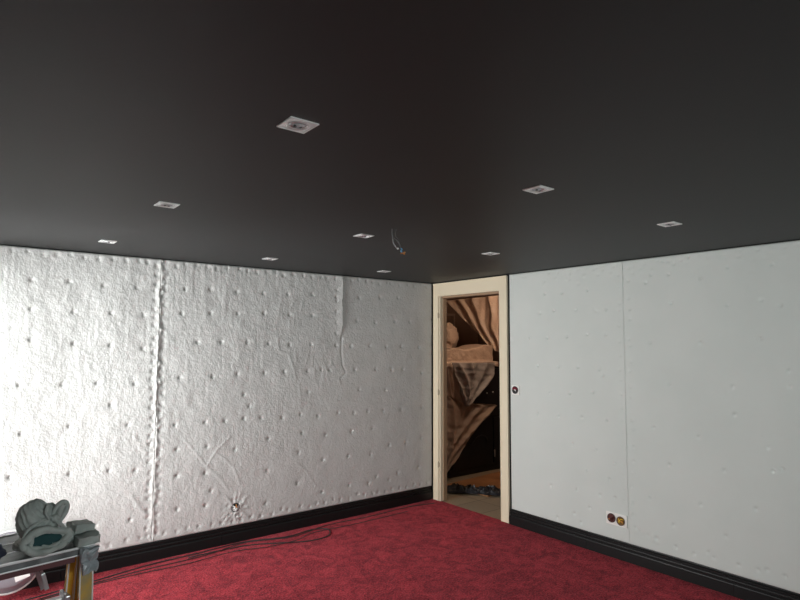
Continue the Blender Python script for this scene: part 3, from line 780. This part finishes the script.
# ------------------------------------------------------------------ sockets
def plate_mesh(w_, h_, holes, t=0.006):
    b = bmesh.new(); add_box(b, -t, 0, -w_/2, w_/2, -h_/2, h_/2, .003); return b
sk = empty('double_socket_box', (-0.016, -2.065, 0.281), 'open double socket box, one dark red and one amber, low on the right wall', 'socket box')
obj('surround', plate_mesh(.166, .090, None), M_socket, sk)
RX = Matrix.Rotation(-PI/2, 4, 'Y')
def socket_box(parent, y, z, m_ring, m_in, lab):
    b = bmesh.new(); add_lathe(b, [(.031, 0), (.033, .0045), (.033, .0065), (.030, .0045), (.0295, .001)], 32, Matrix.Translation((-.005, y, z)) @ RX); o = obj('ring', b, m_ring, parent, True); tag(o, lab)
    b = bmesh.new(); add_lathe(b, [(.030, .0045), (.0295, .0018), (.0, .0015)], 24, Matrix.Translation((-.005, y, z)) @ RX); return obj('box_interior', b, m_in, parent)
socket_box(sk, 0.037, 0.004, M_dark, M_boxred, 'black ring over the dark red box')
socket_box(sk, -0.037, -0.003, M_dark, M_boxyel, 'black ring over the amber box')
b = bmesh.new()
for (a, c_, dz) in ((-.020, .010, .012), (-.012, -.006, -.010)):
    add_tube(b, spline([(-.008, .037+a, .004), (-.016, .037+a/2, dz), (-.010, .037+c_, -.012)]), .003, 8)
o = obj('wire', b, M_boxred, sk, True)
b = bmesh.new()
add_tube(b, spline([(-.008, -.060, .010), (-.018, -.045, .012), (-.012, -.025, -.004), (-.016, -.03, -.016)]), .0034, 8)
add_tube(b, spline([(-.008, -.018, .010), (-.017, -.034, -.002), (-.012, -.056, -.012)]), .0028, 8)
o = obj('wire', b, mat('yellow_wire', (0.85, 0.55, 0.04), 0.4), sk, True); tag(o, 'yellow wires')
b = bmesh.new(); add_lump(b, (-.014, -.050, -.004), (.006, .008, .007), 0, sub=2); obj('wire_tip', b, M_copper, sk, True)
b = bmesh.new(); add_lump(b, (-.014, .052, -.006), (.006, .006, .006), 0, sub=2); obj('wire_tip', b, M_copper, sk, True)

sw = empty('switch_box', (-0.016, -1.120, 1.167), 'open single switch box with dark red interior beside the cream door frame', 'switch box')
obj('surround', plate_mesh(.082, .085, None), M_socket, sw)
socket_box(sw, 0, 0, M_dark, M_dark, 'black ring')
b = bmesh.new(); add_tube(b, spline([(-.008, .022, .006), (-.018, .010, .016), (-.018, -.008, .018), (-.008, -.022, .008)]), .0085, 10); o = obj('wire', b, mat('crimson_plastic', (0.22, 0.01, 0.03), 0.4), sw, True); tag(o, 'dark red plastic collar')
b = bmesh.new(); add_tube(b, [(-.008, 0, .003), (-.020, -.004, .002)], [.008, .005], 10); add_tube(b, spline([(-.012, -.004, 0), (-.018, -.012, -.006)]), .005, 8); o = obj('wire_tip', b, M_wwhite, sw, True); tag(o, 'white wire ends')

so = empty('cable_outlet', (-2.103, -0.014, 0.269), 'small round open cable outlet with puckered fleece, low on the left wall', 'outlet')
b = bmesh.new(); add_lathe(b, [(.033, 0), (.036, .004), (.033, .006), (.029, .004), (.0285, .001)], 28, Matrix.Rotation(PI/2, 4, 'X')); obj('ring', b, M_dark, so, True)
b = bmesh.new(); add_lathe(b, [(.030, .0035), (0, .003)], 24, Matrix.Rotation(PI/2, 4, 'X')); obj('box_interior', b, M_black, so)
b = bmesh.new(); add_tube(b, spline([(-.02, -.006, .016), (-.008, -.016, .004), (-.020, -.012, -.004)]), .0045, 8); add_tube(b, spline([(.012, -.006, .004), (.004, -.016, -.010), (-.006, -.010, -.016)]), .005, 8); obj('wire', b, M_wwhite, so, True)
b = bmesh.new(); add_tube(b, spline([(.006, -.005, .022), (.002, -.016, .006), (.014, -.010, .0)]), .004, 8); o = obj('wire', b, M_copper, so, True); tag(o, 'copper wire')

# ------------------------------------------------------------------ cables on the carpet
def cable(pts, r, label):
    b = bmesh.new(); add_tube(b, spline([(x, y, r+z) for x, y, z in pts], 10), r, 8)
    o = obj('cable', b, M_cable, None, True); return tag(o, label, 'cable', 'dark cables along the left skirting')
cable([(-4.05, -.30, 0), (-3.6, -.24, 0), (-3.12, -.165, 0), (-2.75, -.10, 0), (-2.40, -.085, 0), (-2.05, -.065, 0), (-1.72, -.16, 0), (-1.48, -.13, 0), (-1.36, -.20, 0), (-1.44, -.34, 0), (-1.62, -.36, 0), (-1.85, -.25, 0), (-2.09, -.145, 0), (-2.5, -.13, 0)], .0045,
      'dark cable on the red carpet that curls into a loop below the left wall')
cable([(-4.1, -.36, 0), (-3.7, -.30, 0), (-3.1, -.20, 0), (-2.8, -.17, 0), (-2.4, -.17, .004), (-2.05, -.11, .009), (-1.70, -.21, .009), (-1.30, -.10, 0), (-.89, -.12, 0), (-.40, -.10, 0), (-.12, -.16, 0)], .0035,
      'thin dark cable running along the left skirting all the way to the doorway')
cable([(-4.05, -.42, 0), (-3.3, -.25, 0), (-2.9, -.22, 0), (-2.55, -.24, 0), (-2.2, -.21, 0), (-1.95, -.30, .009), (-1.7, -.30, .009), (-1.5, -.20, 0), (-1.1, -.22, 0), (-.5, -.21, 0)], .003,
      'thin dark cable on the carpet, furthest from the left skirting')

# ------------------------------------------------------------------ work platform with yellow legs (bottom left)
AZ = 0.1346
wp_ = empty('work_platform', (-3.449, -1.815, 0), 'low work platform with dark deck and ochre yellow legs at the bottom left', 'work platform', rz=AZ)
Lp, Wp, Zt = 0.66, 0.385, 0.75
obj('deck', box(-Lp, -0.02, 0.010, Wp-.010, Zt-.022, Zt-.002, .002), M_deck, wp_)
b = bmesh.new()
add_box(b, -Lp, -0.075, -0.002, 0.012, Zt-.052, Zt-.031, .001); add_box(b, -Lp, -0.075, Wp-.012, Wp+.002, Zt-.052, Zt-.031, .001)
o = obj('side_rail', b, M_deckside, wp_); tag(o, 'dark side rail with the red reflection painted in')
b = bmesh.new()
for y in (0.0, Wp-.012):
    add_box(b, -Lp, -0.005, y, y+.012, Zt-.006, Zt+.002, .001)
    add_box(b, -Lp, -0.005, y-.003, y+.012, Zt-.032, Zt-.027, .001)
add_box(b, -0.02, 0, 0, Wp, Zt-.04, Zt, .001)
add_box(b, -Lp, -0.02, .13, .136, Zt-.003, Zt+.0005); add_box(b, -Lp, -0.02, .25, .256, Zt-.003, Zt+.0005)
obj('edge_strip', b, M_alu, wp_)
b = bmesh.new(); add_box(b, -Lp, -.006, .002, .010, Zt-.027, Zt-.006); add_box(b, -Lp, -.006, Wp-.010, Wp-.002, Zt-.027, Zt-.006); obj('groove_strip', b, M_deck, wp_)
def channel_leg(a, c, m_, name='leg', wd=.050, dp=.024):
    b = bmesh.new(); a = Vector(a); c = Vector(c)
    add_beam(b, a, c, wd, .005, 0, Vector((0, 1, 0)))
    for s in (-1, 1):
        off = Vector((s*(wd/2-.002), dp/2, 0)); add_beam(b, a+off, c+off, .004, dp, 0, Vector((0, 1, 0)))
    o = obj(name, b, m_, wp_)
    b = bmesh.new()
    for s in (-1, 1):
        off = Vector((s*(wd/2-.001), -.004, 0)); add_beam(b, a+off, c+off, .005, .004, 0, Vector((0, 1, 0)))
    q = obj('edge_bead', b, M_label, o); tag(q, 'pale edge')  # pale strips along both edges of the leg
    b = bmesh.new(); f = Vector((0, .01, 0)); add_beam(b, c+f-(c-a).normalized()*.03, c+f, wd+.008, dp+.012, .002, Vector((0, 1, 0))); obj('foot', b, M_dark, o)
    return o
for x0, s in ((-.022, 1), (-Lp+.05, -1)):
    o = channel_leg((x0+.005*s, .050, Zt-.052), (x0+.005*s, .0, 0.003), M_olive); tag(o, 'yellow leg with its shade painted in as olive')
    channel_leg((x0-.004*s, .072, Zt-.052), (x0+.008*s, .20, 0.003), M_yellow, wd=.040)
    channel_leg((x0-.034*s, .085, Zt-.052), (x0-.030*s, .22, 0.003), M_yellow, wd=.028)
b = bmesh.new(); add_box(b, -Lp+.06, -.09, .006, .040, .545, .570, .003); obj('crossbar', b, M_alu, wp_)
b = bmesh.new(); add_box(b, -Lp+.06, -.055, .028, .075, .20, .225, .003); obj('crossbar', b, M_alu, wp_)
b = bmesh.new(); add_box(b, -.110, -.085, -.004, .044, .525, .575, .004); add_box(b, -.112, -.102, -.010, .046, .545, .590, .003); obj('bracket', b, M_steel, wp_)
b = bmesh.new(); add_beam(b, (-.20, .05, Zt-.05), (-.165, .07, .60), .014, .006, .001); add_beam(b, (-.185, .05, Zt-.05), (-.170, .07, .66), .010, .006, .001); add_beam(b, (-.168, .07, .66), (-.150, .07, .595), .016, .008, .002); obj('spreader', b, M_steel, wp_)
b = bmesh.new(); add_tube(b, [(-.20, .12, Zt-.05), (-.06, .23, Zt-.115)], .004, 8); add_tube(b, [(-.17, .12, .66), (-.03, .24, .645)], .003, 8); obj('brace', b, M_steel, wp_)
b = bmesh.new(); add_box(b, -.135, -.128, .20, .207, Zt-.10, Zt-.04); obj('hinge_pin', b, M_alu, wp_)

# things lying on the platform, in metres from the platform's front right corner
PR = Matrix.Translation((-3.449, -1.815, 0)) @ Matrix.Rotation(AZ, 4, 'Z')
def W(x, y, z): return PR @ Vector((x, y, z))
hd = math.atan2(CP.y-(-1.7), CP.x-(-3.65))      # heading towards the room's far side
bag = empty('canvas_bag', W(-.180, .072, Zt+.002), 'slouched grey green canvas bag with dark teal lining on the work platform', 'bag', rz=AZ)
b = bmesh.new()
def add_fold_lump(bm, c, rad, amp, n, seed, lean=0.0, flat=None):
    b2 = bmesh.new(); bmesh.ops.create_icosphere(b2, subdivisions=5, radius=1.0)
    for v in b2.verts:
        p = v.co.copy(); a = math.atan2(p.y, p.x)+lean*p.z+0.25*noise.noise(p*1.7+Vector((seed, 0, 0)))
        f = 1-abs(math.sin(a*n/2+seed)); k = math.sqrt(max(0, 1-p.z*p.z))
        d = 1+amp*k*(f-.5)+0.10*noise.noise(p*1.8+Vector((0, seed, 0)))+0.03*noise.noise(p*5+Vector((0, seed, 0)))
        p *= d
        v.co = Vector((p.x*rad[0], p.y*rad[1], max(p.z, flat if flat is not None else -9)*rad[2]))
    merge(bm, b2, Matrix.Translation(c))
add_fold_lump(b, (-.030, .040, .120), (.066, .066, .088), .14, 13, 2.1, 1.3)
add_fold_lump(b, (.012, .035, .105), (.056, .058, .082), .16, 11, 5.1, -1.1)
add_fold_lump(b, (.002, .020, .034), (.108, .082, .038), .12, 15, 3.3, .8, flat=-.85)
add_fold_lump(b, (.085, .015, .034), (.050, .055, .036), .16, 9, 1.3, .5, flat=-.85)
obj('body', b, M_cloth, bag, True)
def ell_ring(c, a, bb, r, wob, seed, n=64, tilt=0.35, seg=12):
    pts = []; rr = []
    for k in range(n):
        t = 2*PI*k/n
        x = a*math.cos(t); z = bb*math.sin(t)
        d = 1+wob*noise.noise(Vector((math.cos(t)*1.5, math.sin(t)*1.5, seed)))
        pts.append((c[0]+x*d, c[1]+z*math.sin(tilt)*d+.008*noise.noise(Vector((t*2, 0, seed))), c[2]+z*math.cos(tilt)*d))
        rr.append(r*(1+0.45*noise.noise(Vector((math.cos(t)*3, math.sin(t)*3, seed+4)))))
    bq = bmesh.new(); add_tube(bq, pts, rr, seg, True); return bq
b = ell_ring((-.005, -.062, .052), .085, .042, .014, .25, 2.0); obj('opening_rim', b, M_cloth, bag, True)
b = ell_ring((-.002, -.055, .052), .070, .031, .011, .25, 5.0); obj('opening_rim', b, M_cloth, bag, True)
b = bmesh.new(); add_lump(b, (-.002, -.054, .053), (.066, .014, .027), .03, 2, 3, 4); o = obj('lining', b, M_teal, bag, True); tag(o, 'dark teal lining')
b = bmesh.new(); add_tube(b, spline([(-.095, -.05, .055), (-.075, -.035, .095), (-.035, -.025, .120), (.015, -.02, .135), (.035, -.03, .125), (.060, -.05, .100), (.088, -.055, .060)]), .0075, 10); obj('drawstring_hem', b, M_cloth, bag, True)
b = bmesh.new(); add_tube(b, spline([(.030, -.01, .128), (.040, .0, .155), (.055, .0, .176), (.078, .005, .184), (.092, .005, .172), (.090, 0, .150), (.076, -.005, .128), (.060, -.01, .108)]), .011, 10); obj('strap', b, M_cloth, bag, True)
b = bmesh.new(); add_tube(b, spline([(.040, -.015, .105), (.058, -.008, .145), (.074, 0, .172)]), .013, 10); add_tube(b, spline([(.010, -.02, .190), (.0, -.022, .16), (.012, -.03, .130)]), .007, 8); obj('strap', b, M_cloth, bag, True)
b = bmesh.new(); add_lump(b, (.040, -.02, .128), (.022, .02, .018), .2, 2, 3, 3, ridge=.2); obj('knot', b, M_cloth, bag, True)

bag.scale = (.88, .9, .93); bag.location = W(-.172, .072, Zt+.002)
fc = empty('folded_cloth', W(-.026, .078, Zt+.002), 'folded grey green cloth on the right end of the work platform', 'cloth', rz=AZ)
def cloth_block(x0, x1, y0, y1, z0, z1, seed, rot=0):
    b2 = bmesh.new(); add_box(b2, x0, x1, y0, y1, z0, z1)
    bmesh.ops.subdivide_edges(b2, edges=b2.edges[:], cuts=12, use_grid_fill=True)
    for v in b2.verts:
        n = noise.noise_vector(v.co*18+Vector((seed, 0, 0)))*.008+noise.noise_vector(v.co*45+Vector((seed, 0, 0)))*.003
        v.co += n
        v.co.z = max(v.co.z, 0.001)
    bmesh.ops.rotate(b2, verts=b2.verts, cent=((x0+x1)/2, (y0+y1)/2, 0), matrix=Matrix.Rotation(rot, 3, 'Y'))
    return b2
obj('lower_fold', cloth_block(-.042, .042, -.088, .02, .004, .036, 1), M_cloth, fc, True)
obj('upper_fold', cloth_block(-.040, .034, -.03, .075, .040, .068, 5, .06), M_cloth, fc, True)
b = bmesh.new(); bm2 = bmesh.new(); add_box(bm2, -.030, .034, -.030, -.004, -.088, .004)
bmesh.ops.subdivide_edges(bm2, edges=bm2.edges[:], cuts=14, use_grid_fill=True)
for v in bm2.verts:
    n = noise.noise_vector(v.co*30)*.016+noise.noise_vector(v.co*70)*.007
    v.co += n; k = max(0, min(1, (-v.co.z)/.085)); v.co.x *= 1-.25*k
    v.co.y = min(v.co.y, -0.003)
merge(b, bm2); o = obj('crumpled_film', b, M_film, None, False); o.location = W(-.030, -.002, Zt-.005); o.rotation_euler = (0, 0, AZ)
tag(o, 'crumpled shiny grey film hanging from the front right corner of the work platform', 'plastic film')

b = bmesh.new(); add_lump(b, (0, 0, .035), (.085, .055, .042), .12, 2, 9, 4, ridge=.15, flat=-.8)
o = obj('navy_cloth', b, M_navy, None, True); o.location = W(-.385, .05, Zt+.002); o.rotation_euler = (0, 0, AZ); tag(o, 'bunched dark navy cloth on the platform at the left edge of the photo', 'cloth')

# grey round basin leaning against the skirting behind the platform
tb = empty('plastic_basin', (-3.60, -0.13, 0.030), 'round grey plastic basin with a white label leaning on the left skirting', 'basin')
tilt = Matrix.Translation((0, 0, 0.19)) @ Matrix.Rotation(PI/2-0.22, 4, 'X') @ Matrix.Scale(.78, 4)
b = bmesh.new(); add_lathe(b, [(0, .07), (.17, .07), (.185, .062), (.225, -.01), (.235, -.012), (.235, -.018), (.222, -.018), (.180, .055), (0, .060)], 48, tilt); obj('bowl', b, M_tub, tb, True)
b = bmesh.new(); add_tube(b, [tilt @ Vector((.232*math.cos(2*PI*k/48), .232*math.sin(2*PI*k/48), -.012)) for k in range(48)], .006, 8, True); obj('rim', b, M_label, tb, True)
b = bmesh.new(); b2 = bmesh.new(); add_box(b2, -.05, .05, -.03, .03, 0, .003, .001); merge(b, b2, tilt @ Matrix.Translation((.085, -.11, .070)) @ Matrix.Rotation(.25, 4, 'Z')); obj('label_sticker', b, M_label, tb)
